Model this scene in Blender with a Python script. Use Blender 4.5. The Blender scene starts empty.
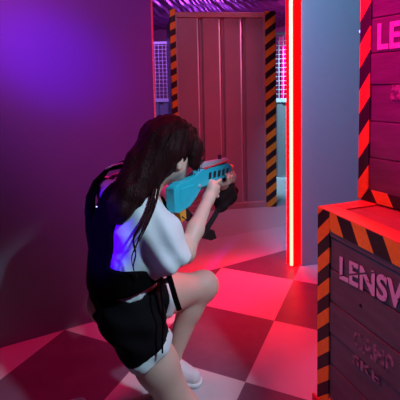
import bpy, bmesh, math, random
import numpy as np
from mathutils import Vector, Matrix
random.seed(7)
scene = bpy.context.scene
COL = scene.collection

# ---------------------------------------------------------------- camera
cam_d = bpy.data.cameras.new('camera')
cam = bpy.data.objects.new('camera', cam_d); COL.objects.link(cam)
PITCH, ROLL, FPX, PYX = 0.0904, -0.02203, 415.36, 121.03
fw = Vector((0, math.cos(PITCH), -math.sin(PITCH)))
up = Vector((0, math.sin(PITCH), math.cos(PITCH)))
rt = Vector((1, 0, 0))
r2 = math.cos(ROLL)*rt + math.sin(ROLL)*up
u2 = -math.sin(ROLL)*rt + math.cos(ROLL)*up
M = Matrix(((r2.x, u2.x, -fw.x, 0), (r2.y, u2.y, -fw.y, 0), (r2.z, u2.z, -fw.z, 1.28), (0, 0, 0, 1)))
cam.matrix_world = M
cam_d.sensor_width = 36
cam_d.lens = 36*FPX/400
cam_d.shift_y = -(200-PYX)/400
cam_d.clip_start = 0.05
scene.camera = cam

# ---------------------------------------------------------------- world, lights, exposure
w = bpy.data.worlds.new('world'); scene.world = w; w.use_nodes = True
bg = w.node_tree.nodes['Background']
bg.inputs[0].default_value = (0.30, 0.08, 0.28, 1); bg.inputs[1].default_value = 0.05
scene.view_settings.view_transform = 'Standard'
scene.view_settings.look = 'None'
scene.view_settings.gamma = 1
scene.view_settings.exposure = 0.0
scene.view_settings.use_curve_mapping = False

def lamp(name, kind, loc, target, color, power, size=0.3, spot=None, blend=0.5, size_y=None):
    d = bpy.data.lights.new(name, kind); d.color = color; d.energy = power
    if kind == 'AREA':
        d.size = size
        if size_y: d.shape = 'RECTANGLE'; d.size_y = size_y
    elif kind == 'SPOT':
        d.shadow_soft_size = size; d.spot_size = math.radians(spot); d.spot_blend = blend
    else: d.shadow_soft_size = size
    o = bpy.data.objects.new(name, d); COL.objects.link(o)
    o.location = loc
    o.rotation_euler = (Vector(target)-Vector(loc)).to_track_quat('-Z', 'Y').to_euler()
    return o
lamp('lamp_pink', 'SPOT', (0.60, 1.55, 2.6), (0.38, 1.45, 0), (1, .17, .66), 34, .25, 58, .9)
lamp('lamp_left_floor', 'SPOT', (0.34, 2.48, 2.6), (-.66, 1.75, 0), (1, .0, .12), 130, .12, 34, .7)
lamp('fill_hair', 'SPOT', (-.35, 1.95, 2.6), (-.14, 1.55, 1.1), (1, .0, .08), 50, .10, 16, .8)  # added unseen spot, reddens the top of the hair
lamp('lamp_hall', 'SPOT', (0.5, 4.0, 2.6), (0.3, 3.6, 0), (1, .20, .42), 85, .2, 52, .6)
lamp('lamp_pillar', 'SPOT', (-0.20, 1.70, 2.45), (1.02, 2.88, 1.10), (.22, .54, 1), 190, .03, 50, .5)
lamp('lamp_cool', 'SPOT', (1.10, 0.50, 2.2), (-.10, 1.5, 0.55), (.50, .82, 1), 150, .08, 27, .5)
lamp('lamp_blue', 'SPOT', (-1.25, 0.2, 2.1), (-.74, 2.12, 1.42), (.10, .0, 1), 230, .10, 17, 1.0)
lamp('lamp_blue_low', 'SPOT', (-1.1, 0.1, 1.5), (-.380, 1.45, .76), (.07, .0, 1), 250, .03, 12, .6)
lamp('lamp_violet', 'SPOT', (-1.60, 0.85, 2.4), (-.60, 2.14, 1.50), (.70, .07, .78), 190, .3, 52, .8)
lamp('lamp_magenta', 'SPOT', (-1.0, 0.9, 2.2), (0.75, 1.40, 1.40), (1, .0, .45), 240, .15, 28, .5)
lamp('lamp_red', 'SPOT', (-0.25, 1.75, 2.6), (.66, 1.48, .85), (1, .0, .0), 240, .10, 36, .5)
lamp('fill_crate', 'SPOT', (-.9, 0.6, 1.5), (.50, 1.25, .40), (.42, .34, 1), 34, .10, 34, .6)  # added unseen spot, gives the lower crate face a violet tint
lamp('lamp_red_back', 'SPOT', (0.25, 3.25, 2.5), (.20, 2.45, .0), (1, .0, .0), 560, .12, 30, .9)
lamp('lamp_container', 'SPOT', (-0.4, 2.6, 2.6), (.1, 4.1, 1.3), (.66, .40, .80), 30, .05, 60, .8)
lamp('lamp_back_violet', 'AREA', (-1.6, 5.4, 2.3), (-1.0, 9, 1.3), (.40, .08, .9), 34, 1.0)
lamp('lamp_fence_violet', 'SPOT', (-0.9, 4.6, 2.4), (-.45, 6.1, 1.3), (.40, .25, 1), 60, .1, 50, .6)
lamp('lamp_back_magenta', 'AREA', (2.0, 7.4, 2.2), (1.5, 10, 1.3), (1, .05, .5), 40, 1.0)
lamp('fill_ceiling', 'AREA', (0.6, 9.6, 1.5), (0.0, 8.0, 2.7), (.55, .08, 1), 36, .6)  # added light aimed upward, brings violet streaks to the foil
lamp('lamp_back_cyan', 'SPOT', (1.30, 4.0, 2.3), (1.15, 5.3, 0.7), (.42, .80, 1), 280, .1, 60, .6)

# ---------------------------------------------------------------- material helpers
def srgb(r, g, b):
    f = lambda v: (v/255/12.92 if v/255 <= .04045 else ((v/255+.055)/1.055)**2.4)
    return (f(r), f(g), f(b), 1)
def mat(name, color, rough=.6, metal=0, noise=0, nscale=20, bump=0, bscale=60, emit=None, estr=0, spec=.5, stretch=None, sss=0):
    m = bpy.data.materials.new(name); m.use_nodes = True
    nt = m.node_tree; b = nt.nodes['Principled BSDF']
    c = color if len(color) == 4 else (*color, 1)
    b.inputs['Base Color'].default_value = c
    b.inputs['Roughness'].default_value = rough
    b.inputs['Metallic'].default_value = metal
    b.inputs['Specular IOR Level'].default_value = spec
    tc = nt.nodes.new('ShaderNodeTexCoord')
    src = tc.outputs['Object']
    if stretch:
        mp = nt.nodes.new('ShaderNodeMapping'); mp.inputs['Scale'].default_value = stretch
        nt.links.new(src, mp.inputs[0]); src = mp.outputs[0]
    n = nt.nodes.new('ShaderNodeTexNoise'); n.inputs['Scale'].default_value = nscale; n.inputs['Detail'].default_value = 4
    nt.links.new(src, n.inputs['Vector'])
    mx = nt.nodes.new('ShaderNodeMix'); mx.data_type = 'RGBA'
    mx.inputs[6].default_value = tuple(v*(1-noise) for v in c[:3]) + (1,)
    mx.inputs[7].default_value = tuple(min(1, v*(1+noise)) for v in c[:3]) + (1,)
    nt.links.new(n.outputs[0], mx.inputs[0]); nt.links.new(mx.outputs[2], b.inputs['Base Color'])
    if bump:
        n2 = nt.nodes.new('ShaderNodeTexNoise'); n2.inputs['Scale'].default_value = bscale
        nt.links.new(src, n2.inputs['Vector'])
        bp = nt.nodes.new('ShaderNodeBump'); bp.inputs['Strength'].default_value = bump; bp.inputs['Distance'].default_value = .01
        nt.links.new(n2.outputs[0], bp.inputs['Height']); nt.links.new(bp.outputs[0], b.inputs['Normal'])
    if emit:
        b.inputs['Emission Color'].default_value = (*emit, 1); b.inputs['Emission Strength'].default_value = estr
    if sss:
        b.inputs['Subsurface Weight'].default_value = sss
        b.inputs['Subsurface Radius'].default_value = (.012, .005, .003)
    return m

MATS = {}
MATS['wall'] = mat('plaster_grey', (.27, .27, .38), .6, bump=.04, bscale=90, noise=.05, nscale=3)
MATS['pillar'] = mat('pillar_paint', (.36, .37, .40), .6, bump=.03, noise=.04)
MATS['trim'] = mat('corner_trim', (.75, .7, .7), .35)
MATS['back'] = mat('far_wall', (.30, .28, .33), .8, noise=.25, nscale=1.3)
MATS['container'] = mat('container_paint', (.33, .25, .30), .36, bump=.05, noise=.12, nscale=5)
MATS['container_frame'] = mat('container_frame_paint', (.42, .27, .29), .4, noise=.1)
MATS['wood'] = mat('black_stained_board', (.100, .090, .095), .48, bump=.15, bscale=26, noise=.5, nscale=7, stretch=(1, 1, 5))
MATS['red_lit_edge'] = mat('edge_paint_red_light', (.70, .10, .05), .45, noise=.3, nscale=12)  # red light on the crate tops put into the colour
MATS['wood_top'] = mat('crate_lid_board', (.42, .12, .09), .45, bump=.2, bscale=20, noise=.4, nscale=7)  # board colour reddened to carry the red light on the lid
MATS['highlight_rib'] = mat('painted_rib_highlight', (.85, .85, .95), .45, metal=.0)  # white tone stands in for the highlight along the corrugation
MATS['fence'] = mat('fence_metal', (.42, .44, .47), .4, metal=.3)
MATS['fence_white'] = mat('fence_white', (.75, .78, .8), .4)
MATS['panel'] = mat('corrugated_sheet', (.28, .29, .32), .4, metal=.2, noise=.1)
MATS['skin'] = mat('skin', (.74, .46, .37), .5, noise=.05, nscale=10, sss=.12)
MATS['shirt'] = mat('white_cotton', (.74, .74, .76), .85, bump=.12, bscale=25)
MATS['black'] = mat('black_nylon', (.003, .002, .0024), .8, bump=.1, bscale=200, spec=.06)
MATS['shorts'] = mat('black_denim', (.007, .005, .007), .9, bump=.1, bscale=300, spec=.10)
MATS['hair'] = mat('dark_brown_hair', (.024, .006, .007), .5, noise=.7, nscale=9, bump=.5, bscale=40, stretch=(6, 6, .6), spec=.10)
MATS['shoe'] = mat('white_canvas', (.78, .68, .70), .6)
MATS['rubber'] = mat('white_rubber', (.8, .8, .8), .4)
MATS['cyan'] = mat('cyan_plastic', (.02, .50, .64), .38, noise=.06)
MATS['grey'] = mat('grey_plastic', (.42, .42, .50), .35)
MATS['orange'] = mat('orange_plastic', (.85, .30, .03), .4)
MATS['redline'] = mat('red_stripe', (.6, .02, .04), .4)
MATS['darkplastic'] = mat('dark_plastic', (.03, .02, .025), .4)
MATS['glove'] = mat('black_pouch_fabric', (.018, .008, .010), .8, bump=.2, bscale=60, spec=.2)
MATS['eye'] = mat('eye_white', (.7, .7, .7), .2)
MATS['iris'] = mat('dark_iris', (.02, .01, .01), .1)
MATS['lip'] = mat('lips', (.45, .15, .15), .4)
MATS['led_core'] = mat('led_core', (1, .8, .6), .4, emit=(1, .70, .42), estr=1.35)
MATS['led_side'] = mat('led_side', (.8, .0, .0), .4, emit=(1, .0, .0), estr=11.0)
MATS['led_mag'] = mat('led_magenta', (.8, .0, .3), .4, emit=(1, .0, .30), estr=1.3)
MATS['led_blue'] = mat('led_blue', (.1, .1, .8), .4, emit=(.35, .35, 1), estr=3.0)

def stripe_mat(name, dirv, period, ca, cb, phase=0, duty=.5):
    m = bpy.data.materials.new(name); m.use_nodes = True
    nt = m.node_tree; b = nt.nodes['Principled BSDF']
    tc = nt.nodes.new('ShaderNodeTexCoord')
    dt = nt.nodes.new('ShaderNodeVectorMath'); dt.operation = 'DOT_PRODUCT'
    dt.inputs[1].default_value = dirv
    nt.links.new(tc.outputs['Object'], dt.inputs[0])
    def mth(op, a, bb):
        n = nt.nodes.new('ShaderNodeMath'); n.operation = op
        for k, v in enumerate((a, bb)):
            if v is None: continue
            if isinstance(v, (int, float)): n.inputs[k].default_value = v
            else: nt.links.new(v, n.inputs[k])
        return n.outputs[0]
    x = mth('DIVIDE', dt.outputs['Value'], period); x = mth('ADD', x, 50+phase); x = mth('FRACT', x, None)
    x = mth('LESS_THAN', x, duty)
    n = nt.nodes.new('ShaderNodeTexNoise'); n.inputs['Scale'].default_value = 45
    nt.links.new(tc.outputs['Object'], n.inputs['Vector'])
    mx = nt.nodes.new('ShaderNodeMix'); mx.data_type = 'RGBA'
    mx.inputs[6].default_value = (*ca, 1); mx.inputs[7].default_value = (*cb, 1)
    nt.links.new(x, mx.inputs[0])
    mul = nt.nodes.new('ShaderNodeMix'); mul.data_type = 'RGBA'; mul.blend_type = 'MULTIPLY'; mul.inputs[0].default_value = .35
    nt.links.new(mx.outputs[2], mul.inputs[6]); nt.links.new(n.outputs[0], mul.inputs[7])
    nt.links.new(mul.outputs[2], b.inputs['Base Color'])
    b.inputs['Roughness'].default_value = .45
    return m
BLK = (.02, .012, .014); ORG = (.95, .33, .02)

# ---------------------------------------------------------------- mesh helpers
def obj(name, bm, m, parent=None, smooth=False):
    me = bpy.data.meshes.new(name)
    if isinstance(bm, bmesh.types.BMesh):
        bmesh.ops.recalc_face_normals(bm, faces=bm.faces[:])
        bm.to_mesh(me); bm.free()
    else:
        me.from_pydata(*bm); me.update()
    me.materials.append(m if not isinstance(m, str) else MATS[m])
    if smooth:
        me.polygons.foreach_set('use_smooth', [True]*len(me.polygons))
    o = bpy.data.objects.new(name, me); COL.objects.link(o)
    if parent: o.parent = parent
    return o
def tag(o, label=None, cat=None, group=None, kind=None):
    if label: o['label'] = label
    if cat: o['category'] = cat
    if group: o['group'] = group
    if kind: o['kind'] = kind
    return o
def empty(name, loc, rz=0):
    o = bpy.data.objects.new(name, None); COL.objects.link(o); o.empty_display_size = .1
    o.location = loc; o.rotation_euler = (0, 0, rz); return o
def box(bm, lo, hi, bev=0):
    lo, hi = Vector(lo), Vector(hi)
    g = bmesh.ops.create_cube(bm, size=1)
    vs = g['verts']
    for v in vs:
        v.co = Vector([lo[k]+(v.co[k]+.5)*(hi[k]-lo[k]) for k in range(3)])
    if bev:
        es = list({e for v in vs for e in v.link_edges})
        bmesh.ops.bevel(bm, geom=es, offset=bev, segments=2, affect='EDGES', profile=.6)
    return bm
def tube(bm, pts, rad, seg=10, caps=True):
    pts = [Vector(p) for p in pts]
    if not hasattr(rad, '__len__'): rad = [rad]*len(pts)
    rings = []
    for i, p in enumerate(pts):
        t = (pts[min(i+1, len(pts)-1)]-pts[max(i-1, 0)]).normalized()
        a = t.cross(Vector((0, 0, 1)))
        if a.length < .05: a = t.cross(Vector((0, 1, 0)))
        a.normalize(); b = t.cross(a)
        rings.append([bm.verts.new(p+rad[i]*(math.cos(2*math.pi*k/seg)*a+math.sin(2*math.pi*k/seg)*b)) for k in range(seg)])
    for i in range(len(rings)-1):
        for k in range(seg):
            bm.faces.new((rings[i][k], rings[i][(k+1) % seg], rings[i+1][(k+1) % seg], rings[i+1][k]))
    if caps:
        bm.faces.new(rings[0][::-1]); bm.faces.new(rings[-1])
    return bm
def ribbon(bm, pts, wvec, width, thick):
    """flat strap along a polyline"""
    pts = [Vector(p) for p in pts]; wv = Vector(wvec).normalized()
    rings = []
    for i, p in enumerate(pts):
        t = (pts[min(i+1, len(pts)-1)]-pts[max(i-1, 0)]).normalized()
        n = t.cross(wv).normalized()
        ww = n.cross(t).normalized()
        rings.append([bm.verts.new(p+ww*sx*width/2+n*sy*thick/2) for sx, sy in ((-1, -1), (1, -1), (1, 1), (-1, 1))])
    for i in range(len(rings)-1):
        for k in range(4):
            bm.faces.new((rings[i][k], rings[i][(k+1) % 4], rings[i+1][(k+1) % 4], rings[i+1][k]))
    bm.faces.new(rings[0][::-1]); bm.faces.new(rings[-1])
    return bm
def prism(bm, poly, y0, y1, bev=0):
    """polygon given in (x,z), extruded y0..y1"""
    a = [bm.verts.new((x, y0, z)) for x, z in poly]
    b = [bm.verts.new((x, y1, z)) for x, z in poly]
    n = len(poly)
    fs = [bm.faces.new(a), bm.faces.new(b[::-1])]
    for k in range(n): fs.append(bm.faces.new((a[k], a[(k+1) % n], b[(k+1) % n], b[k])))
    if bev:
        es = list(set(fs[0].edges) | set(fs[1].edges))
        bmesh.ops.recalc_face_normals(bm, faces=fs)
        bmesh.ops.bevel(bm, geom=es, offset=bev, segments=2, affect='EDGES', profile=.6)
    return bm
def new(): return bmesh.new()

# ---------------------------------------------------------------- floor
TS, TA, U0, V0 = 0.4988, 0.42594, 0.3760, 2.1278
def floor_material():
    m = bpy.data.materials.new('checker_floor'); m.use_nodes = True
    nt = m.node_tree; b = nt.nodes['Principled BSDF']
    geo = nt.nodes.new('ShaderNodeTexCoord')
    def dot(v):
        n = nt.nodes.new('ShaderNodeVectorMath'); n.operation = 'DOT_PRODUCT'; n.inputs[1].default_value = v
        nt.links.new(geo.outputs['Object'], n.inputs[0]); return n.outputs['Value']
    def mth(op, a, bb=None):
        n = nt.nodes.new('ShaderNodeMath'); n.operation = op
        for k, v in enumerate((a, bb)):
            if v is None: continue
            if isinstance(v, (int, float)): n.inputs[k].default_value = v
            else: nt.links.new(v, n.inputs[k])
        return n.outputs[0]
    c, s = math.cos(TA), math.sin(TA)
    i = mth('ADD', dot((c/TS, -s/TS, 0)), -(U0*c-V0*s)/TS + 100)
    j = mth('ADD', dot((-s/TS, -c/TS, 0)), (U0*s+V0*c)/TS + 100)
    par = mth('MODULO', mth('ADD', mth('FLOOR', i), mth('FLOOR', j)), 2)   # 1 = dark tile
    # tile joint lines
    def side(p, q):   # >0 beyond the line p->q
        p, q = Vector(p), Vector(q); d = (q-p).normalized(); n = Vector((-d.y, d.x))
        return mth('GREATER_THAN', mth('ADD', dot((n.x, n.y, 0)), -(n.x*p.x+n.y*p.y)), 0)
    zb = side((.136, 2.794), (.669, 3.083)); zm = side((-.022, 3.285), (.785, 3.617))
    noi = nt.nodes.new('ShaderNodeTexNoise'); noi.inputs['Scale'].default_value = 9; noi.inputs['Detail'].default_value = 8
    noi.inputs['Roughness'].default_value = .7
    nt.links.new(geo.outputs['Object'], noi.inputs['Vector'])
    def mix(fac, a, bb):
        n = nt.nodes.new('ShaderNodeMix'); n.data_type = 'RGBA'
        if isinstance(fac, (int, float)): n.inputs[0].default_value = fac
        else: nt.links.new(fac, n.inputs[0])
        for k, v in ((6, a), (7, bb)):
            if isinstance(v, tuple): n.inputs[k].default_value = (*v, 1)
            else: nt.links.new(v, n.inputs[k])
        return n.outputs[2]
    light = mix(noi.outputs[0], (.50, .48, .50), (.62, .60, .62))
    dark = mix(noi.outputs[0], (.10, .055, .10), (.20, .125, .19))
    colr = mix(par, light, dark)
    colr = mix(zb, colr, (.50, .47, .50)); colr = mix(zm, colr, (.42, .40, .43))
    nt.links.new(colr, b.inputs['Base Color'])
    b.inputs['Roughness'].default_value = .38
    b.inputs['Specular IOR Level'].default_value = .35
    bp = nt.nodes.new('ShaderNodeBump'); bp.inputs['Strength'].default_value = .03
    nt.links.new(noi.outputs[0], bp.inputs['Height']); nt.links.new(bp.outputs[0], b.inputs['Normal'])
    return m
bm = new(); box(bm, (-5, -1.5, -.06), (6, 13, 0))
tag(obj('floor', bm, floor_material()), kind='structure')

# ---------------------------------------------------------------- ceiling: rippled dark foil sheet
def ceiling_material():
    m = mat('ceiling_foil', (.16, .09, .20), .28, metal=.6, bump=.0)
    return m
NX, NY = 420, 300
vs = []; fs = []
for a in range(NX+1):
    for b_ in range(NY+1):
        x = -3+7*a/NX; y = 5.2+6.0*b_/NY
        q = x*.55+y*.9+.35*math.sin(1.1*x+.4*y)
        p = x-.38*y+.25*math.sin(.9*y+x); z = 2.70+.016*math.sin(p*21)+.012*math.sin(p*47+1.2*math.sin(y*3))+.012*math.sin(q*9)
        vs.append((x, y, z))
for a in range(NX):
    for b_ in range(NY):
        k = a*(NY+1)+b_; fs.append((k, k+NY+1, k+NY+2, k+1))
ce = obj('ceiling', (vs, [], fs), ceiling_material(), smooth=True); tag(ce, kind='structure')
bm = new(); box(bm, (-5, -1.5, 2.86), (6, 13, 2.95)); tag(obj('ceiling', bm, mat('ceiling_slab', (.05, .04, .06), .9)), kind='structure')

# ---------------------------------------------------------------- walls
# left partition: ends at (-.278,2.325)
def place(o, loc, rz): o.location = loc; o.rotation_euler = (0, 0, rz); return o
WA = math.atan2(.46, .888)
bm = new(); box(bm, (-4.2, 0.0, 0), (-.012, .10, 2.86))
wl = place(obj('wall_left', bm, 'wall'), (-.247, 2.341, 0), WA); tag(wl, kind='structure')
bm = new()
prism_pts = [(-.012, 0), (.006, .018), (.006, .10), (-.012, .10)]
a = [bm.verts.new((x, y, 0)) for x, y in prism_pts]; b_ = [bm.verts.new((x, y, 2.86)) for x, y in prism_pts]
bm.faces.new(a[::-1]); bm.faces.new(b_)
for k in range(4): bm.faces.new((a[k], a[(k+1) % 4], b_[(k+1) % 4], b_[k]))
tr = place(obj('trim_1', bm, 'trim'), (-.247, 2.341, 0), WA); tag(tr, kind='structure')
# pillar wall on the right
PA = math.atan2(.026+.05, .111+.33)
bm = new(); box(bm, (0, 0, 0), (1.5, .22, 2.86), .003)
wp = place(obj('wall_right', bm, 'pillar'), (.668, 2.782, 0), PA); tag(wp, kind='structure')
# far walls
bm = new(); box(bm, (-5, 11.0, 0), (6, 11.1, 2.86)); tag(obj('wall_back', bm, 'back'), kind='structure')

# ---------------------------------------------------------------- LED strip on the pillar edge
led = empty('led_strip', (.608, 2.812, 0), PA)
tag(led, 'tall glowing red light strip running up the left edge of the grey pillar', 'led light')
bm = new(); box(bm, (-.020, -.046, .012), (.062, .006, 2.86), .002); obj('halo_housing', bm, 'led_side', led)  # glows red, widened so its shape carries the strip's halo
bm = new(); tube(bm, [(-.008, -.050, .018), (-.008, -.050, 2.855)], .0115, 16); tag(obj('tube', bm, 'led_core', led, True), 'bright cream core')

# ---------------------------------------------------------------- container
CA = math.atan2(.16, 1.025); CX, CY = -.259, 4.037
CW, CHT = 1.040, 1.965
cont = empty('shipping_container', (CX, CY, 0), CA)
tag(cont, 'dull red corrugated metal container between two hazard striped posts', 'container')
X0, X1 = .045, CW-.105
bm = new()
# corrugated front sheet
prof = [(X0, .018)]
for rx in (.288, .503, .718):
    prof += [(rx-.030, .018), (rx-.018, .050), (rx+.012, .050), (rx+.024, .018)]
prof += [(X1, .018)]
lo = [bm.verts.new((x, y, .06)) for x, y in prof]; hi = [bm.verts.new((x, y, CHT-.05)) for x, y in prof]
lo2 = [bm.verts.new((x, y+.02, .06)) for x, y in prof]; hi2 = [bm.verts.new((x, y+.02, CHT-.05)) for x, y in prof]
for k in range(len(prof)-1):
    bm.faces.new((lo[k], lo[k+1], hi[k+1], hi[k])); bm.faces.new((lo2[k+1], lo2[k], hi2[k], hi2[k+1]))
    bm.faces.new((hi[k], hi[k+1], hi2[k+1], hi2[k])); bm.faces.new((lo[k+1], lo[k], lo2[k], lo2[k+1]))
bm.faces.new((lo[0], hi[0], hi2[0], lo2[0])); bm.faces.new((lo[-1], lo2[-1], hi2[-1], hi[-1]))
obj('front_panel', bm, 'container', cont)
for rx in (.259, .474, .689):
    bm = new(); tube(bm, [(rx, .014, .07), (rx, .014, CHT-.06)], .0060, 10); obj('highlight_rib', bm, 'highlight_rib', cont, True)  # thin white rods, highlight lines painted in
bm = new(); box(bm, (X0, 0, CHT-.05), (X1, .06, CHT), .004); obj('top_rail', bm, 'container_frame', cont)
bm = new(); box(bm, (X0, -.005, 0), (X1, .06, .06), .004); obj('bottom_rail', bm, 'container_frame', cont)
bm = new(); box(bm, (X0, -.002, .06), (X0+.016, .05, CHT-.05), .003); obj('edge_strip', bm, 'fence', cont)
bm = new(); box(bm, (X1-.02, .0, .06), (X1, .05, CHT-.05), .003); obj('edge_strip', bm, 'container_frame', cont)
bm = new(); box(bm, (.03, .08, 0), (CW-.02, .9, CHT-.01), .01); obj('body', bm, 'container', cont)
sm = stripe_mat('hazard_tape_post', (-.60, 0, .80), .112, BLK, ORG, .2, .52)
bm = new(); box(bm, (CW-.105, -.02, 0), (CW, .07, CHT+.01), .004); obj('post', bm, sm, cont)
sm2 = stripe_mat('hazard_tape_post_thin', (-.45, 0, .9), .112, BLK, ORG, .6, .52)
bm = new(); box(bm, (-.010, -.01, 0), (.045, .07, CHT+.03), .004); obj('post', bm, sm2, cont)

# ---------------------------------------------------------------- fence behind
def fence(name, P, Q, label, swapped=False):
    P, Q = Vector(P), Vector(Q); d = Q-P; L = d.length
    f = empty(name, (P.x, P.y, 0), math.atan2(d.y, d.x)); tag(f, label, 'fence', 'mesh topped fences')
    for z, t in ((1.02, .05), (1.86, .035), (.0, .05)):
        bm = new(); box(bm, (0, -.02, z), (L, .02, z+t), .004); obj('rail', bm, 'fence_white', f)
    n = max(1, round(L/1.0))
    for k in range(n+1):
        x = L*k/n; bm = new(); box(bm, (x-.02, -.018, 0), (x+.02, .018, 1.9), .003); obj('post', bm, 'fence', f)
    bm = new(); x = 0.03; st = .055
    while x < L:
        box(bm, (x-.0035, -.0035, 1.07), (x+.0035, .0035, 1.86)); x += st
    z = 1.07+st
    while z < 1.86:
        box(bm, (0, .003, z-.0035), (L, .010, z+.0035)); z += st
    obj('wire_mesh', bm, 'fence_white', f)
    bm = new(); prof = []
    x = 0; k = 0
    while x < L:
        prof += [(x, .0), (x+.06, .0), (x+.075, .018), (x+.125, .018)]; x += .14
    prof = [p for p in prof if p[0] <= L]
    vs = [[bm.verts.new((px, py+dy, zz)) for px, py in prof] for dy in (0, .006) for zz in (.05, 1.02)]
    for a_, c_ in ((0, 1), (2, 3), (1, 3), (0, 2)):
        for k in range(len(prof)-1): bm.faces.new((vs[a_][k], vs[a_][k+1], vs[c_][k+1], vs[c_][k]))
    obj('sheet_panel', bm, 'panel', f)
    return f
fence('mesh_fence', (.72, 5.36, 0), (2.5, 4.75, 0), 'grey mesh topped fence seen between the container and the red light strip')
fence('mesh_fence', (-2.2, 6.25, 0), (.1, 6.05, 0), 'mesh topped fence seen between the purple wall and the container')

t = empty('neon_tube', (1.72, 8.6, 0)); tag(t, 'glowing magenta tube light behind the right mesh fence', 'neon light')
bm = new(); tube(bm, [(0, 0, .9), (0.03, 0, 2.0)], .035, 14); obj('tube', bm, 'led_mag', t, True)
bm = new(); box(bm, (-.07, .05, 0), (.07, .09, 2.2), .01); obj('bracket', bm, 'darkplastic', t)

# ---------------------------------------------------------------- crates
def text_mesh(s, size, squash, extr=.0006, bold=.030):
    cu = bpy.data.curves.new('txt', 'FONT'); cu.body = s; cu.size = size; cu.extrude = extr; cu.offset = bold*size
    cu.space_character = 1.05
    o = bpy.data.objects.new('txt', cu); COL.objects.link(o)
    dg = bpy.context.evaluated_depsgraph_get(); dg.update()
    me = bpy.data.meshes.new_from_object(o.evaluated_get(dg))
    bpy.data.objects.remove(o)
    return me
def worn_paint(name, color, wear):
    m = bpy.data.materials.new(name); m.use_nodes = True
    nt = m.node_tree; b = nt.nodes['Principled BSDF']
    tc = nt.nodes.new('ShaderNodeTexCoord'); n = nt.nodes.new('ShaderNodeTexNoise')
    n.inputs['Scale'].default_value = 55; n.inputs['Detail'].default_value = 6
    nt.links.new(tc.outputs['Object'], n.inputs['Vector'])
    cr = nt.nodes.new('ShaderNodeValToRGB')
    cr.color_ramp.elements[0].position = wear; cr.color_ramp.elements[0].color = (.09, .07, .08, 1)
    cr.color_ramp.elements[1].position = wear+.12; cr.color_ramp.elements[1].color = (*color, 1)
    nt.links.new(n.outputs[0], cr.inputs[0]); nt.links.new(cr.outputs[0], b.inputs['Base Color'])
    b.inputs['Roughness'].default_value = .6
    return m
PAINT = worn_paint('stencil_paint', (.60, .54, .60), .28)
PAINT2 = worn_paint('stencil_paint_faded', (.28, .20, .23), .44)

def add_text(parent, s, x0, x1, z0, z1, y, m, tilt=0, cut=None, label=None):
    me = text_mesh(s, 1.0, 1)
    co = np.array([v.co[:] for v in me.vertices])
    mn, mxx = co.min(0), co.max(0)
    bm = bmesh.new(); bm.from_mesh(me)
    for v in bm.verts:
        u = (v.co.x-mn[0])/(mxx[0]-mn[0]); vv = (v.co.y-mn[1])/(mxx[1]-mn[1]); d = (v.co.z-mn[2])/(mxx[2]-mn[2])
        X = x0+u*(x1-x0)
        v.co = Vector((X, y+(-.0008 if d > .5 else .0006), z0+vv*(z1-z0)+tilt*(X-x0)))
    if cut:
        for (px, pz, nx, nz, wd) in cut:
            g = bm.verts[:]+bm.edges[:]+bm.faces[:]
            for sgn in (1,):
                bmesh.ops.bisect_plane(bm, geom=bm.verts[:]+bm.edges[:]+bm.faces[:], plane_co=(px, 0, pz), plane_no=(nx, 0, nz))
                bmesh.ops.bisect_plane(bm, geom=bm.verts[:]+bm.edges[:]+bm.faces[:], plane_co=(px+nx*wd, 0, pz+nz*wd), plane_no=(nx, 0, nz))
                kill = [f for f in bm.faces if 0 < ((f.calc_center_median().x-px)*nx+(f.calc_center_median().z-pz)*nz) < wd]
                bmesh.ops.delete(bm, geom=kill, context='FACES')
    o = obj('lettering', bm, m, parent)
    if label: o['label'] = label
    bpy.data.meshes.remove(me)
    return o

def crate(name, loc, ang, L, D, Ht, label, band, seams, vdir, period, hperiod, phase):
    """local x runs along the visible face, +y into the crate, z up"""
    c = empty(name, loc, ang-math.pi/2); tag(c, label, 'crate', 'stacked board crates')
    bm = new(); box(bm, (.012, .012, .012), (L-.012, D-.012, Ht-.012)); obj('core', bm, 'darkplastic', c)
    zs = [0.0]+seams+[Ht]
    for k in range(len(zs)-1):
        a_, b2 = zs[k]+.002, zs[k+1]-.002
        bm = new(); jit = .002*((k*7) % 3-1)
        box(bm, (.004, .006+jit, a_), (L-.004, .022, b2), .003)
        obj('board', bm, 'wood', c)
        bm = new(); box(bm, (.006, .024, a_), (.022, D-.006, b2), .003); obj('side_board', bm, 'wood', c)
    # lid boards
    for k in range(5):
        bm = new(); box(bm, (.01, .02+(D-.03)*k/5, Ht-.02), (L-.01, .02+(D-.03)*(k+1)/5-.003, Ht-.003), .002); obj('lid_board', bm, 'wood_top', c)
    s1 = stripe_mat(name+'_tape_v', vdir, period, BLK, ORG, phase, .52)
    s2 = stripe_mat(name+'_tape_h', (.80, 0, .45), hperiod, BLK, (.95, .42, .03), phase+.30, .48)
    s3 = MATS['red_lit_edge']
    bm = new(); box(bm, (0, 0, 0), (band, .008, Ht), .002); obj('corner_strip', bm, s1, c)
    bm = new(); box(bm, (L-band, 0, 0), (L, .008, Ht), .002); obj('corner_strip', bm, s1, c)
    bm = new(); box(bm, (0, .009, 0), (.008, band, Ht), .002); obj('corner_strip', bm, s1, c)
    bm = new(); box(bm, (band, .0005, Ht-band*1.0), (L-band, .008, Ht-.0005), .002); obj('edge_strip', bm, s2, c)
    bm = new(); box(bm, (band, .0005, 0), (L-band, .008, band), .002); obj('edge_strip', bm, s2, c)
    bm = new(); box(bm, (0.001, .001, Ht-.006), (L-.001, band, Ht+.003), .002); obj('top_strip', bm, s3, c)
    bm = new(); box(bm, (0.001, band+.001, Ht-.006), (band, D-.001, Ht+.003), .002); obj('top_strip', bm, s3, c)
    # bolts on the boards
    for (bx, bz) in ((.235, .525),):
        if Ht > bz:
            bm = new(); tube(bm, [(bx, .010, bz), (bx, .001, bz)], .006, 12); obj('bolt', bm, 'darkplastic', c)
    return c
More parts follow.
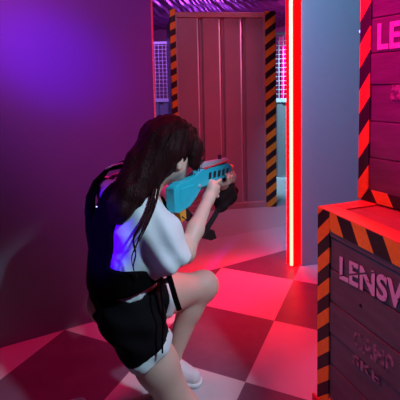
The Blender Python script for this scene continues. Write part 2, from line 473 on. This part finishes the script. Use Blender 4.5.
CRA = math.radians(19.4)
c1 = crate('wooden_crate', (.443, 1.553, 0), CRA, 1.15, .62, .800,
           'black board crate with orange and black tape, lowest, with large worn letters', .072,
           [.085, .21, .335, .46, .585, .705], (-.70, 0, .72), .083, .117, .35)
add_text(c1, 'LENSW', .128, .463, .570, .655, .0035, PAINT, .10, cut=[(.17, .60, -.45, .89, .006)], label='large worn white stencil letters')
add_text(c1, 'CAMP', .205, .385, .365, .425, .0035, PAINT2, .06, label='faded smaller stencil letters')
add_text(c1, 'SKE', .20, .33, .300, .335, .0035, PAINT2, .04, label='faint rubbed stencil letters')
CRB = math.radians(30)
c2 = crate('wooden_crate', (.628, 1.635, .8045), CRB, 1.0, .50, .87,
           'upper board crate stacked on the lower one, lit magenta, with red striped corner', .048,
           [.175, .316, .4555, .575, .705], (-.82, 0, .56), .100, .117, .1)
add_text(c2, 'LENS', .076, .30, .585, .683, .0035, PAINT, 0, label='large worn stencil letters')
bm = new(); box(bm, (.137, .0, .40), (.20, .0065, .455), .002); tag(obj('badge', bm, PAINT2, c2), 'faint square painted patch')
# small warning light on the rear corner of the upper crate
bm = new(); tube(bm, [(-.004, .02, .665), (-.016, .02, .665)], .006, 12); obj('indicator_light', bm, 'led_blue', c2, True)

# small red bracket at the foot of the lower crate
bm = new(); box(bm, (-.018, -.012, 0.0), (.05, -.0005, .03), .004); obj('foot_bracket', bm, 'redline', c1)

# ---------------------------------------------------------------- signed distance mesher for the figure
class Field:
    def __init__(s, lo, hi, h):
        s.lo = np.array(lo, float); s.h = h
        s.n = np.ceil((np.array(hi)-s.lo)/h).astype(int)+1
        s.d = np.full(s.n, .2, np.float32)
    def sub(s, lo, hi):
        a = np.clip(np.floor((np.array(lo)-s.lo)/s.h).astype(int), 0, s.n)
        b = np.clip(np.ceil((np.array(hi)-s.lo)/s.h).astype(int)+1, 0, s.n)
        sl = tuple(slice(a[k], b[k]) for k in range(3))
        X = [(s.lo[k]+s.h*np.arange(a[k], b[k])).astype(np.float32) for k in range(3)]
        return sl, X[0][:, None, None], X[1][None, :, None], X[2][None, None, :]
    def smin(s, sl, d, k):
        o = s.d[sl]
        if k <= 0: s.d[sl] = np.minimum(o, d); return
        hh = np.clip(.5+.5*(o-d)/k, 0, 1)
        s.d[sl] = o*(1-hh)+d*hh-k*hh*(1-hh)
    def smax(s, sl, d, k):
        o = s.d[sl]
        hh = np.clip(.5-.5*(o-d)/k, 0, 1)
        s.d[sl] = o*(1-hh)+d*hh+k*hh*(1-hh)
    def cap(s, a, b, ra, rb, k=.03, cut=False):
        a, b = np.array(a, float), np.array(b, float); m = max(ra, rb)+.05+k
        sl, X, Y, Z = s.sub(np.minimum(a, b)-m, np.maximum(a, b)+m)
        if 0 in s.d[sl].shape: return s
        v = b-a; L2 = max(v@v, 1e-9)
        t = np.clip(((X-a[0])*v[0]+(Y-a[1])*v[1]+(Z-a[2])*v[2])/L2, 0, 1)
        d = np.sqrt((X-a[0]-t*v[0])**2+(Y-a[1]-t*v[1])**2+(Z-a[2]-t*v[2])**2)-(ra+(rb-ra)*t)
        if cut: s.smax(sl, -d, k)
        else: s.smin(sl, d, k)
        return s
    def chain(s, pts, rads, k=.03):
        for i in range(len(pts)-1): s.cap(pts[i], pts[i+1], rads[i], rads[i+1], k)
        return s
    def ell(s, c, r, R=None, k=.03, cut=False):
        c = np.array(c, float); r = np.array(r, float); m = r.max()+.05+k
        sl, X, Y, Z = s.sub(c-m, c+m)
        R = np.eye(3) if R is None else R        # rows = local axes
        P = [(X-c[0])*R[i][0]+(Y-c[1])*R[i][1]+(Z-c[2])*R[i][2] for i in range(3)]
        k0 = np.sqrt(sum((P[i]/r[i])**2 for i in range(3)))
        k1 = np.sqrt(sum((P[i]/r[i]**2)**2 for i in range(3)))+1e-6
        d = k0*(k0-1)/k1
        if cut: s.smax(sl, -d, k)
        else: s.smin(sl, d, k)
        return s
    def grid(s):
        X = [(s.lo[k]+s.h*np.arange(s.n[k])).astype(np.float32) for k in range(3)]
        return X[0][:, None, None], X[1][None, :, None], X[2][None, None, :]
    def plane(s, p, n, k=.004):
        """keep the side the normal points away from"""
        X, Y, Z = s.grid(); n = np.array(n, float); n /= np.linalg.norm(n)
        d = (X-p[0])*n[0]+(Y-p[1])*n[1]+(Z-p[2])*n[2]
        s.smax((slice(None),)*3, d.astype(np.float32), k); return s
    def ripple(s, amp, f):
        X, Y, Z = s.grid(); s.d += (amp*f(X, Y, Z)).astype(np.float32); return s
    def mesh(s):
        d = s.d; n = d.shape
        ins = d < 0
        cnt = np.zeros([q-1 for q in n], np.int8)
        for i in (0, 1):
            for j in (0, 1):
                for k in (0, 1):
                    cnt += ins[i:n[0]-1+i, j:n[1]-1+j, k:n[2]-1+k]
        act = (cnt > 0) & (cnt < 8)
        idx = np.argwhere(act); vid = -np.ones(act.shape, np.int64); vid[act] = np.arange(len(idx))
        acc = np.zeros((len(idx), 3)); c = np.zeros(len(idx))
        I, J, K = idx.T
        corners = [(i, j, k) for i in (0, 1) for j in (0, 1) for k in (0, 1)]
        for a_ in corners:
            for ax in range(3):
                if a_[ax]: continue
                b2 = list(a_); b2[ax] = 1
                da = d[I+a_[0], J+a_[1], K+a_[2]]; db = d[I+b2[0], J+b2[1], K+b2[2]]
                mk = (da < 0) != (db < 0)
                t = np.where(mk, da/np.where(mk, da-db, 1), 0)
                for q in range(3):
                    acc[:, q] += mk*(a_[q]+(t if q == ax else 0))
                c += mk
        V = s.lo+(idx+acc/c[:, None])*s.h
        F = []
        for ax in range(3):
            u, v = (ax+1) % 3, (ax+2) % 3
            A = [slice(None)]*3; B = [slice(None)]*3
            A[ax] = slice(0, n[ax]-1); B[ax] = slice(1, n[ax])
            chg = ins[tuple(A)] != ins[tuple(B)]
            e = np.argwhere(chg)
            ok = (e[:, u] > 0) & (e[:, v] > 0) & (e[:, u] < n[u]-1) & (e[:, v] < n[v]-1)
            e = e[ok]
            def at(du, dv):
                q = e.copy(); q[:, u] -= du; q[:, v] -= dv
                return vid[q[:, 0], q[:, 1], q[:, 2]]
            quad = np.stack([at(1, 1), at(0, 1), at(0, 0), at(1, 0)], 1)
            inside_first = ins[tuple(e.T)]
            quad[~inside_first] = quad[~inside_first][:, ::-1]
            F.append(quad)
        F = np.concatenate(F)
        return [tuple(p) for p in V.tolist()], [], F.tolist()
def sdf_obj(name, F, m, parent=None, smooth_iter=2):
    o = obj(name, F.mesh(), m, parent, True)
    if smooth_iter:
        bm = bmesh.new(); bm.from_mesh(o.data)
        for _ in range(smooth_iter):
            bmesh.ops.smooth_vert(bm, verts=bm.verts[:], factor=.5, use_axis_x=True, use_axis_y=True, use_axis_z=True)
        bm.to_mesh(o.data); bm.free()
    return o
A = np.array
def unit(v): v = A(v, float); return v/np.linalg.norm(v)

# ---------------------------------------------------------------- joints (metres)
hipR, kneeR, ankR, toeR = A((-.262, 1.435, .440)), A((-.096, 1.455, .064)), A((-.435, 1.455, .040)), A((-.550, 1.465, .026))
hipL, kneeL, ankL, toeL = A((-.300, 1.575, .430)), A((.000, 1.780, .380)), A((-.150, 1.705, .076)), A((-.062, 1.670, .028))
pel = A((-.288, 1.510, .455)); waist = A((-.285, 1.520, .600)); chest = A((-.270, 1.545, .765)); neck0 = A((-.225, 1.560, .875)); head = A((-.110, 1.585, 1.008))
shR, elR, wrR = A((-.208, 1.465, .820)), A((-.066, 1.450, .672)), A((.026, 1.650, .812))
shL, elL, wrL = A((-.335, 1.655, .868)), A((-.100, 1.860, .760)), A((.070, 1.880, .812))
HF = unit((.58, .80, -.34)); HR = unit(np.cross(HF, (0, 0, 1))); HU = np.cross(HR, HF)   # face, right, up
HB = np.stack([HR, HF, HU])
def hp(r, f, u): return head+HR*r+HF*f+HU*u

# ---------------------------------------------------------------- body
B = Field((-.68, 1.30, -.01), (.20, 2.02, 1.20), .0052)
tw = unit((.6, -.8, 0))      # towards her right side
fwd = unit((.8, .6, 0))
for sg in (-1, 1):
    B.cap(pel+tw*.055*sg, waist+tw*.045*sg, .092, .074, .05)
    B.cap(waist+tw*.045*sg, chest+tw*.060*sg, .074, .086, .05)
    B.cap(chest+tw*.070*sg, (chest+neck0)/2+tw*.07*sg+A((0, 0, .02)), .085, .055, .05)
    B.ell(chest+tw*.06*sg+fwd*.075-A((0, 0, .03)), (.055, .05, .055), None, .03)
    B.ell(pel+tw*.07*sg-fwd*.045-A((0, 0, .01)), (.085, .085, .085), None, .05)
B.cap(shR, shL, .050, .050, .05)
B.chain([neck0-A((0, 0, .03)), neck0+A((.02, .01, .03)), hp(0, -.02, -.06)], [.060, .048, .046], .03)
# legs
B.chain([hipR, hipR*.5+kneeR*.5, kneeR], [.088, .073, .058], .04)
B.ell(kneeR+A((.006, 0, .004)), (.062, .056, .060), None, .03)
calf = kneeR*.68+ankR*.32
B.chain([kneeR, calf, ankR], [.054, .054, .036], .03)
B.chain([ankR, ankR*.4+toeR*.6, toeR], [.036, .036, .026], .03)
B.chain([hipL, hipL*.5+kneeL*.5, kneeL], [.088, .076, .058], .04)
B.ell(kneeL+A((.004, .002, .004)), (.056, .056, .056), None, .03)
calf = kneeL*.7+ankL*.3+A((-.018, .0, 0))
B.chain([kneeL, calf, ankL], [.054, .052, .034], .03)
B.chain([ankL, ankL*.4+toeL*.6-A((0, 0, .015)), toeL], [.034, .030, .026], .025)
B.cap(ankL, ankL+A((-.03, 0, -.045)), .030, .024, .02)
# arms
B.chain([shR, shR*.5+elR*.5, elR], [.052, .044, .038], .03)
B.chain([elR, elR*.6+wrR*.4, wrR], [.034, .033, .023], .02)
B.chain([shL, shL*.5+elL*.5, elL], [.052, .044, .036], .03)
B.chain([elL, elL*.6+wrL*.4, wrL], [.036, .036, .024], .02)
# right hand around the pistol grip
GD = unit((.248, .40, 0)); GN = unit((GD[1], -GD[0], 0))     # along the gun, towards its right side
GP = A((-.1, 1.5, 0))
def gp(s_, z, n=0.): return GP+GD*s_+A((0, 0, z))+GN*n
palm = gp(.235, .845, .024)
B.cap(wrR, palm, .026, .027, .015); B.ell(palm, (.027, .034, .038), None, .012)
for k in range(4):
    z = .866-.019*k; ln = (.0, .004, .002, -.006)[k]
    p0 = palm+GD*.018+A((0, 0, (z-.845)*.9))
    if k == 0:   # index finger along the trigger guard
        B.chain([p0, gp(.285, z, .030), gp(.312, z+.001, .022)], [.0095, .0085, .0075], .004)
        B.cap(gp(.312, z+.001, .022), gp(.318, z-.004, .005), .0075, .0065, .003)
    else:
        B.chain([p0, gp(.278+ln, z-.004, .026), gp(.288+ln, z-.006, .002), gp(.272+ln, z-.006, -.020)], [.0100, .0092, .0085, .0072], .004)
B.chain([palm+A((0, 0, .010))-GD*.012, gp(.232, .882, .006), gp(.250, .885, -.018)], [.0125, .0105, .0085], .006)
# left hand under the fore end
palL = gp(.375, .826, -.006)
B.cap(wrL, palL, .025, .026, .015); B.ell(palL, (.030, .034, .020), None, .012)
for k in range(4):
    s_ = .350+.0215*k
    B.chain([gp(s_, .832, .010), gp(s_+.004, .840, .030), gp(s_+.006, .862, .034), gp(s_+.006, .880, .026)], [.0100, .0092, .0085, .0072], .003)
B.chain([gp(.35, .832, -.014), gp(.352, .850, -.034), gp(.362, .872, -.032)], [.0120, .0100, .0082], .006)
# head
B.ell(hp(0, -.012, .022), (.070, .088, .088), HB, .02)
B.ell(hp(0, .022, -.038), (.052, .058, .062), HB, .03)
B.cap(hp(0, .066, -.074), hp(0, .060, -.07), .020, .020, .03)
B.cap(hp(.045, -.01, -.050), hp(-.045, -.01, -.050), .022, .022, .03)
B.chain([hp(0, .078, .010), hp(0, .090, -.010), hp(0, .098, -.022)], [.007, .009, .011], .012)
B.cap(hp(.010, .088, -.026), hp(-.010, .088, -.026), .008, .008, .006)
B.cap(hp(.016, .078, -.050), hp(-.016, .078, -.050), .008, .008, .008)
B.cap(hp(.030, .070, .022), hp(-.030, .070, .022), .012, .012, .015)
for sg in (-1, 1):
    B.ell(hp(.030*sg, .082, .006), (.014, .008, .009), HB, .006, cut=True)
    B.ell(hp(.068*sg, -.032, -.030), (.010, .018, .030), HB, .006)
    B.ell(hp(.077*sg, -.030, -.028), (.006, .010, .018), HB, .004, cut=True)
body = sdf_obj('person', B, 'skin')
tag(body, 'young woman kneeling on one knee in white shirt and black vest, aiming a blaster', 'person')
person = body
for sg in (-1, 1):
    bm = new(); bmesh.ops.create_uvsphere(bm, u_segments=16, v_segments=10, radius=.0105)
    bmesh.ops.translate(bm, verts=bm.verts[:], vec=Vector(hp(.030*sg, .071, .006).tolist()))
    e = obj('eye', bm, 'eye', person, True)
    bm = new(); bmesh.ops.create_uvsphere(bm, u_segments=12, v_segments=8, radius=.0055)
    bmesh.ops.translate(bm, verts=bm.verts[:], vec=Vector(hp(.030*sg, .0775, .006).tolist()))
    obj('iris', bm, 'iris', e, True)
L_ = Field(hp(0, .08, -.05)-.05, hp(0, .08, -.05)+.05, .002)
L_.cap(hp(.018, .080, -.047), hp(-.018, .080, -.047), .0055, .0055, .002); L_.cap(hp(.014, .081, -.056), hp(-.014, .081, -.056), .006, .006, .002)
sdf_obj('lips', L_, 'lip', person, 1)

# ---------------------------------------------------------------- shirt
S = Field((-.52, 1.28, .42), (.06, 1.84, .98), .0055)
for sg in (-1, 1):
    S.cap(A((pel[0], pel[1], .50))+tw*.060*sg, waist+tw*.055*sg, .104, .092, .05)
    S.cap(waist+tw*.055*sg, chest+tw*.065*sg, .092, .102, .05)
    S.cap(chest+tw*.065*sg, chest+tw*.065*sg+A((0, 0, .05)), .102, .070, .05)
S.cap(shR+A((-.01, 0, -.005)), shL+A((.0, 0, -.005)), .064, .062, .05)
S.cap(neck0-A((0, 0, .05)), neck0-A((0, 0, .005)), .062, .056, .03)
slR = A((-.118, 1.430, .668))
S.chain([shR, (shR+slR)/2+A((.012, -.004, .0)), slR], [.062, .074, .082], .035)
slL = shL*.45+elL*.55
S.chain([shL, slL], [.066, .072], .035)
S.ell(shL+A((-.020, -.018, -.010)), (.062, .062, .066), None, .03)
S.ripple(.0042, lambda x, y, z: np.sin(92*(.80*x+.50*z)+2.2*np.sin(11*z)+28*y)*np.clip((x+.27)*9, .35, 1.3)+.5*np.sin(50*(.80*x-.50*z)+20*y))
dR = unit((.50, 0, -.86))
# hem of the right sleeve
X, Y, Z = S.grid()
reg = ((X+.185)*1+(Y-1.45)*(-.4)) > 0
pl = (X-slR[0])*dR[0]+(Y-slR[1])*dR[1]+(Z-slR[2])*dR[2]-.036
S.d = np.where(reg & (Z < .84), np.maximum(S.d, pl), S.d).astype(np.float32)
S.cap(slR+dR*.07, slR-dR*.01, .070, .056, .006, cut=True)
S.plane((-.27, 0, .532), unit((.10, 0, -1)), .004)
S.plane(neck0+A((.01, 0, .012)), (.2, .1, 1), .004)
sdf_obj('shirt', S, 'shirt', person)

# ---------------------------------------------------------------- vest
V = Field((-.56, 1.26, .44), (.02, 1.86, 1.0), .0055)
for sg in (-1, 1):
    e_ = .012 if sg < 0 else 0
    V.cap(A((pel[0], pel[1], .53))+tw*.060*sg, waist+tw*.056*sg, .115+e_, .104+e_, .05)
    V.cap(waist+tw*.056*sg, chest+tw*.062*sg, .104+e_, .118+e_, .05)
    V.cap(chest+tw*.062*sg, chest+tw*.055*sg+A((0, 0, .06)), .118, .092, .05)
V.cap(chest+tw*.08+A((0, 0, .08)), chest+tw*.11+A((0, 0, .09)), .060, .040, .03)
X, Y, Z = V.grid()
rr = (X-chest[0])*tw[0]+(Y-chest[1])*tw[1]; ff = (X-chest[0])*fwd[0]+(Y-chest[1])*fwd[1]
op = np.maximum.reduce(np.broadcast_arrays((.078+.10*(Z-.70))-rr, .640-Z, ff-.075))   # open right side
V.d = np.maximum(V.d, -op).astype(np.float32)
opl = np.maximum.reduce(np.broadcast_arrays(rr+.060, .775-Z, np.abs(ff)-.150))       # left arm hole
V.d = np.maximum(V.d, -opl).astype(np.float32)
V.plane((-.27, 0, .555), unit((.29, 0, -1)), .006)
V.cap(neck0-A((0, 0, .10)), neck0+A((0, 0, .1)), .078, .085, .01, cut=True)
vest = sdf_obj('vest', V, 'black', person)
# stitched plates and fittings on the vest back
def vp(r, f, z): return (chest+tw*r+fwd*f+A((0, 0, z-chest[2]))).tolist()
bm = new(); ribbon(bm, [vp(-.105, -.118, .62), vp(-.11, -.128, .72), vp(-.11, -.125, .82), vp(-.12, -.085, .90)], tw.tolist(), .040, .010)
obj('shoulder_strap', bm, 'black', vest)
LP = [(-.425, 1.575, .735), (-.438, 1.585, .790), (-.436, 1.600, .845), (-.412, 1.610, .902), (-.370, 1.625, .948), (-.310, 1.640, .965), (-.262, 1.645, .935), (-.245, 1.640, .890)]
bm = new(); ribbon(bm, LP, (.30, 1, .1), .050, .016); obj('shoulder_loop', bm, 'black', vest)
bm = new(); tube(bm, [(-.372, 1.598, .955), (-.345, 1.603, .968), (-.310, 1.612, .974), (-.285, 1.615, .964)], .0035, 8)
tag(obj('edge_piping', bm, 'shirt', vest, True), 'thin white piping')
for (r_, f_, z_) in ((-.035, -.122, .835), (-.10, -.122, .60), (-.055, -.118, .565)):
    bm = new(); bmesh.ops.create_uvsphere(bm, u_segments=10, v_segments=8, radius=.0028)
    bmesh.ops.translate(bm, verts=bm.verts[:], vec=vp(r_, f_, z_)); obj('sensor_light', bm, 'led_blue', vest, True)
for z_ in (.585, .62):
    bm = new(); box(bm, (-.020, -.006, -.009), (.020, .006, .009), .003)
    o = obj('buckle', bm, 'darkplastic', vest); o.location = vp(.185, .03, z_); o.rotation_euler = (0, 0, math.atan2(.6, .8))
bm = new(); ribbon(bm, [(-.125, 1.385, .640), (-.112, 1.372, .60), (-.098, 1.375, .54), (-.086, 1.38, .495)], (1, .1, 0), .019, .003)
obj('hanging_strap', bm, 'black', vest)
bm = new(); ribbon(bm, [(-.145, 1.375, .62), (-.146, 1.362, .57), (-.140, 1.36, .49), (-.144, 1.345, .42), (-.146, 1.342, .365)], (1, 0, 0), .006, .003)
obj('hanging_strap', bm, 'black', vest)

# ---------------------------------------------------------------- shorts
T = Field((-.50, 1.28, .20), (.06, 1.84, .60), .0055)
for sg in (-1, 1):
    T.cap(pel+tw*.056*sg+A((0, 0, .05)), pel+tw*.056*sg, .094-.006*min(sg, 0), .099-.006*min(sg, 0), .05)
    T.ell(pel+tw*.055*sg-fwd*.035, (.089, .089, .090), None, .05)
dr = unit(kneeR-hipR); dl = unit(kneeL-hipL)
hemR = hipR+dr*.144; hemL = hipL+dl*.15
T.cap(hipR, hemR+dr*.05, .100, .093, .04)
T.cap(hipL, hemL+dl*.05, .106, .100, .04)
T.ripple(.0030, lambda x, y, z: np.sin(40*x+30*z+50*y)+np.sin(75*z+20*x))
T.plane((-.27, 0, .540), (-.06, 0, 1), .006)
X, Y, Z = T.grid()
pR = (X-hemR[0])*dr[0]+(Y-hemR[1])*dr[1]+(Z-hemR[2])*dr[2]
pL = (X-hemL[0])*dl[0]+(Y-hemL[1])*dl[1]+(Z-hemL[2])*dl[2]
dRt = (X-hipR[0])*tw[0]+(Y-hipR[1])*tw[1]
nearR = np.broadcast_to((Z < .41) & (Y < 1.60), T.d.shape) & (pL < pR+.06)
full = T.d.copy()
cut = np.where(np.broadcast_to(pR > pL, T.d.shape), pR, pL)
pR = (X-hemR[0])*.515+(Y-hemR[1])*.04-(Z-hemR[2])*.856
shortcut = np.maximum(full, np.maximum(pR, pL)+.020)
T.d = shortcut.astype(np.float32)
shorts = sdf_obj('shorts', T, 'shorts', person)
T.d = np.maximum(np.maximum(full+.001, np.maximum(pR, pL)-.012), -(np.maximum(pR, pL)+.022)).astype(np.float32)
tag(sdf_obj('hem', T, 'shirt', shorts), 'white turned hem')

# ---------------------------------------------------------------- shoes
def shoe(ank, toe, heel, rad):
    F = Field(np.minimum(np.minimum(ank, toe), heel)-.08, np.maximum(np.maximum(ank, toe), heel)+.08, .004)
    return F
F = Field((-.28, 1.58, -.005), (.06, 1.80, .16), .004)
F.chain([ankL+A((-.035, 0, -.045)), ankL*.5+toeL*.5+A((0, 0, -.010)), toeL+A((.010, 0, .004))], [.038, .036, .032], .03)
F.cap(ankL, ankL+A((-.02, 0, -.03)), .040, .040, .03); F.plane((0, 0, .008), (0, 0, -1), .004)
F.plane((0, 0, .100), (0, 0, 1), .004)
sh = sdf_obj('shoe', F, 'shoe', person)
F = Field((-.30, 1.56, -.01), (.08, 1.82, .06), .004)
F.chain([ankL+A((-.035, 0, -.06)), ankL*.5+toeL*.5+A((0, 0, -.035)), toeL+A((.012, 0, -.008))], [.043, .042, .038], .03)
F.plane((0, 0, .022), (0, 0, 1), .003); F.plane((0, 0, .001), (0, 0, -1), .002)
obj_s = sdf_obj('sole', F, 'rubber', sh)
F = Field((-.68, 1.36, -.005), (-.34, 1.60, .16), .004)
F.chain([ankR+A((-.03, .005, .004)), ankR*.45+toeR*.55+A((0, 0, .008)), toeR+A((0, 0, .008))], [.038, .036, .030], .03)
F.plane(ankR+A((.02, 0, 0)), (1, -.15, 0), .005); F.plane((0, 0, .004), (0, 0, -1), .004)
sh = sdf_obj('shoe', F, 'shoe', person)
F = Field((-.70, 1.34, -.01), (-.34, 1.62, .17), .004)
F.chain([ankR+A((-.055, .01, .030)), ankR*.45+toeR*.55+A((-.015, 0, .034)), toeR+A((-.015, 0, .03))], [.040, .040, .033], .03)
dS = unit((-.25, .07, 1)); F.plane(ankR*.5+toeR*.5+A((0, 0, .030)), -dS, .003); F.plane((0, 0, .004), (0, 0, -1), .004)
F.plane(ankR*.5+toeR*.5+A((0, 0, .052)), dS, .003)
sdf_obj('sole', F, 'rubber', sh)

# ---------------------------------------------------------------- hair
Hh = Field((-.46, 1.30, .62), (.06, 1.76, 1.22), .005)
Hh.ell(hp(0, -.034, .062), (.090, .100, .086), HB, .03)
Hh.ell(hp(-.012, -.060, .010), (.078, .075, .090), HB, .03)
Hh.cap(hp(.03, .040, .095), hp(.058, .075, .035), .034, .030, .02)
Hh.cap(hp(.056, .070, .040), hp(.070, .066, -.022), .029, .020, .02)
Hh.cap(hp(.066, .040, .030), hp(.076, .036, -.020), .024, .016, .02)
Hh.cap(hp(-.03, .030, .085), hp(-.060, .050, -.01), .030, .022, .02)
Hh.cap(hp(.070, .034, .050), hp(.076, .030, .012), .024, .014, .02)
Hh.chain([hp(0, -.06, .03), A((-.205, 1.520, .985)), A((-.250, 1.475, .915)), A((-.288, 1.430, .858)), A((-.306, 1.415, .815))], [.086, .072, .055, .042, .014], .03)
Hh.chain([hp(.02, -.07, .0), A((-.205, 1.475, .945)), A((-.240, 1.425, .895)), A((-.272, 1.400, .850)), A((-.290, 1.395, .815))], [.070, .052, .040, .028, .010], .03)
Hh.ell(hp(.088, -.030, -.036), (.034, .024, .034), HB, .008, cut=True)
Hh.ripple(.0022, lambda x, y, z: np.sin(150*(x-.50*z)+90*y)+.7*np.sin(90*(x-.50*z)-140*y))
hair = sdf_obj('hair', Hh, 'hair', person, 1)
def spline(pts, n=10):
    P = [Vector(p) for p in pts]; P = [P[0]]+P+[P[-1]]; out = []
    for i in range(1, len(P)-2):
        for k in range(n):
            t_ = k/n; a_, b2, c_, d_ = P[i-1:i+3]
            out.append(.5*((2*b2)+(c_-a_)*t_+(2*a_-5*b2+4*c_-d_)*t_*t_+(3*b2-a_-3*c_+d_)*t_**3))
    out.append(P[-2]); return out
bm = new()
locks = [
    ([(-.165, 1.46, .93), (-.178, 1.405, .875), (-.205, 1.365, .815), (-.232, 1.355, .765), (-.226, 1.350, .715), (-.236, 1.352, .665), (-.222, 1.350, .630)], .0060),
    ([(-.16, 1.46, .935), (-.172, 1.400, .865), (-.200, 1.360, .800), (-.222, 1.352, .745), (-.240, 1.350, .700), (-.232, 1.350, .650)], .0045),
    ([(-.15, 1.47, .93), (-.160, 1.405, .870), (-.185, 1.368, .810), (-.214, 1.355, .755)], .0060),
]
for pts, r_ in locks:
    sp = spline(pts, 8)
    tube(bm, sp, [r_*(1-.75*i/(len(sp)-1)) for i in range(len(sp))], 8)
for k in range(60):   # fine strands over the crown and down the back
    u = random.uniform(-1, 1); a0 = hp(.080*u, -.03+random.uniform(-.05, .03), .142-.03*u*u)
    pts = [a0, hp(.085*u, -.115, .07), A((-.206+.04*u, 1.458-.02*u, .975)), A((-.252+.04*u, 1.418-.02*u, .900)), A((-.290+.02*u, 1.390, .85+random.uniform(-.05, .02)))]
    sp = spline([p.tolist() for p in pts], 5)
    tube(bm, sp, .0016, 5)
for k in range(26):   # fringe strands beside the face
    a0 = hp(.02+random.uniform(-.01, .03), .02, .130); b0 = hp(.066, .060+random.uniform(-.02, .015), .06); c0 = hp(.080+random.uniform(-.01, .006), .064+random.uniform(-.03, .014), -.045+random.uniform(-.01, .02))
    tube(bm, spline([a0.tolist(), b0.tolist(), c0.tolist()], 5), [.0020]*11 if False else .0016, 5)
tag(obj('hair_strands', bm, 'hair', hair, True))

# ---------------------------------------------------------------- blaster
gun = empty('toy_blaster', (-.1, 1.5, 0), math.atan2(.40, .248))
tag(gun, 'cyan toy blaster with grey top rail held at the shoulder by the kneeling woman', 'toy gun')
prof = [(-.020, .905), (.020, .917), (.075, .913), (.105, .918), (.165, .938), (.395, .922), (.425, .905), (.420, .872), (.402, .862), (.300, .868), (.262, .862), (.163, .866), (.125, .838), (.074, .812), (.000, .806), (-.020, .815)]
bm = new(); prism(bm, prof, -.019, .019, .004); obj('receiver', bm, 'cyan', gun)
bm = new(); prism(bm, [(.18, .940), (.40, .926), (.408, .934), (.40, .945), (.19, .960)], -.013, .013, .003); obj('top_rail', bm, 'grey', gun)
bm = new(); box(bm, (.185, -.0205, .9335), (.40, .0205, .9375)); o = obj('stripe', bm, 'redline', gun)
for k in range(5):
    bm = new(); x = .215+.038*k; prism(bm, [(x, .888-.07*(x-.2)), (x+.02, .888-.07*(x-.2)), (x+.026, .915-.07*(x-.2)), (x+.006, .915-.07*(x-.2))], -.0205, .0205, .001); obj('vent', bm, 'darkplastic', gun)
for x, h_ in ((.195, .018), (.345, .022)):
    bm = new(); zt = .955-.06*(x-.19); prism(bm, [(x-.010, zt), (x+.012, zt), (x+.006, zt+h_), (x-.003, zt+h_)], -.006, .006, .0015); obj('sight', bm, 'darkplastic', gun)
bm = new(); tube(bm, [(.415, 0, .895), (.455, 0, .893)], [.015, .013], 16); obj('muzzle', bm, 'orange', gun, True)
bm = new(); prism(bm, [(.245, .864), (.290, .864), (.272, .790), (.232, .795)], -.014, .014, .004); obj('pistol_grip', bm, 'darkplastic', gun)
bm = new(); tube(bm, [(.290, 0, .866), (.295, 0, .842), (.318, 0, .838), (.330, 0, .866)], .0035, 8); obj('trigger_guard', bm, 'darkplastic', gun, True)
bm = new(); prism(bm, [(.305, .868), (.313, .868), (.311, .847), (.306, .850)], -.003, .003); obj('trigger', bm, 'orange', gun)
bm = new(); prism(bm, [(.010, .812), (.052, .812), (.056, .768), (.022, .764)], -.014, .014, .003); obj('battery_cap', bm, 'orange', gun)
bm = new(); prism(bm, [(-.030, .903), (-.018, .903), (-.018, .815), (-.026, .815)], -.019, .019, .003); obj('butt_pad', bm, 'cyan', gun)
bm = new(); prism(bm, [(.010, .895), (.10, .893), (.09, .855), (.055, .835), (.010, .832)], -.0215, .0215, .003); obj('stock_panel', bm, 'cyan', gun)
bm = new(); tube(bm, [(.145, -.0215, .875), (.145, .0215, .875)], .008, 14); obj('bolt', bm, 'grey', gun, True)
bm = new(); box(bm, (.15, -.016, .855), (.24, .016, .868), .003); obj('underside_cover', bm, 'darkplastic', gun)
# dark padded pouch hanging under the fore end, with a trailing strap
Gf = Field((.24, -.06, .54), (.54, .08, .88), .004)
Gf.chain([(.385, .0, .835), (.400, .012, .80), (.400, .012, .765), (.375, .01, .735)], [.018, .046, .050, .026], .03)
Gf.chain([(.43, .01, .80), (.470, .008, .775), (.478, .004, .745)], [.030, .022, .012], .025)
Gf.chain([(.375, .01, .735), (.335, .01, .715)], [.022, .009], .02)
Gf.ripple(.003, lambda x, y, z: np.sin(90*x+40*z)+np.sin(110*z-50*x+60*y))
pouch = sdf_obj('padded_pouch', Gf, 'glove', gun)
bm = new(); ribbon(bm, [(.36, .01, .735), (.315, .01, .705), (.255, .01, .672), (.205, .01, .648), (.20, .01, .640)], (0, .6, 1), .022, .004); obj('sling_strap', bm, 'glove', gun)
bm = new(); prism(bm, [(.195, .690), (.245, .668), (.300, .640), (.318, .600), (.270, .606), (.200, .640)], .006, .014, .002); obj('strap_end', bm, 'glove', gun)

bm = new(); ribbon(bm, [(.035, .0, .806), (.085, .004, .775), (.130, .008, .735), (.170, .010, .700), (.205, .010, .665)], (.45, .5, .75), .060, .005)
tag(obj('sling_strap', bm, 'glove', gun), 'wide loose black webbing')
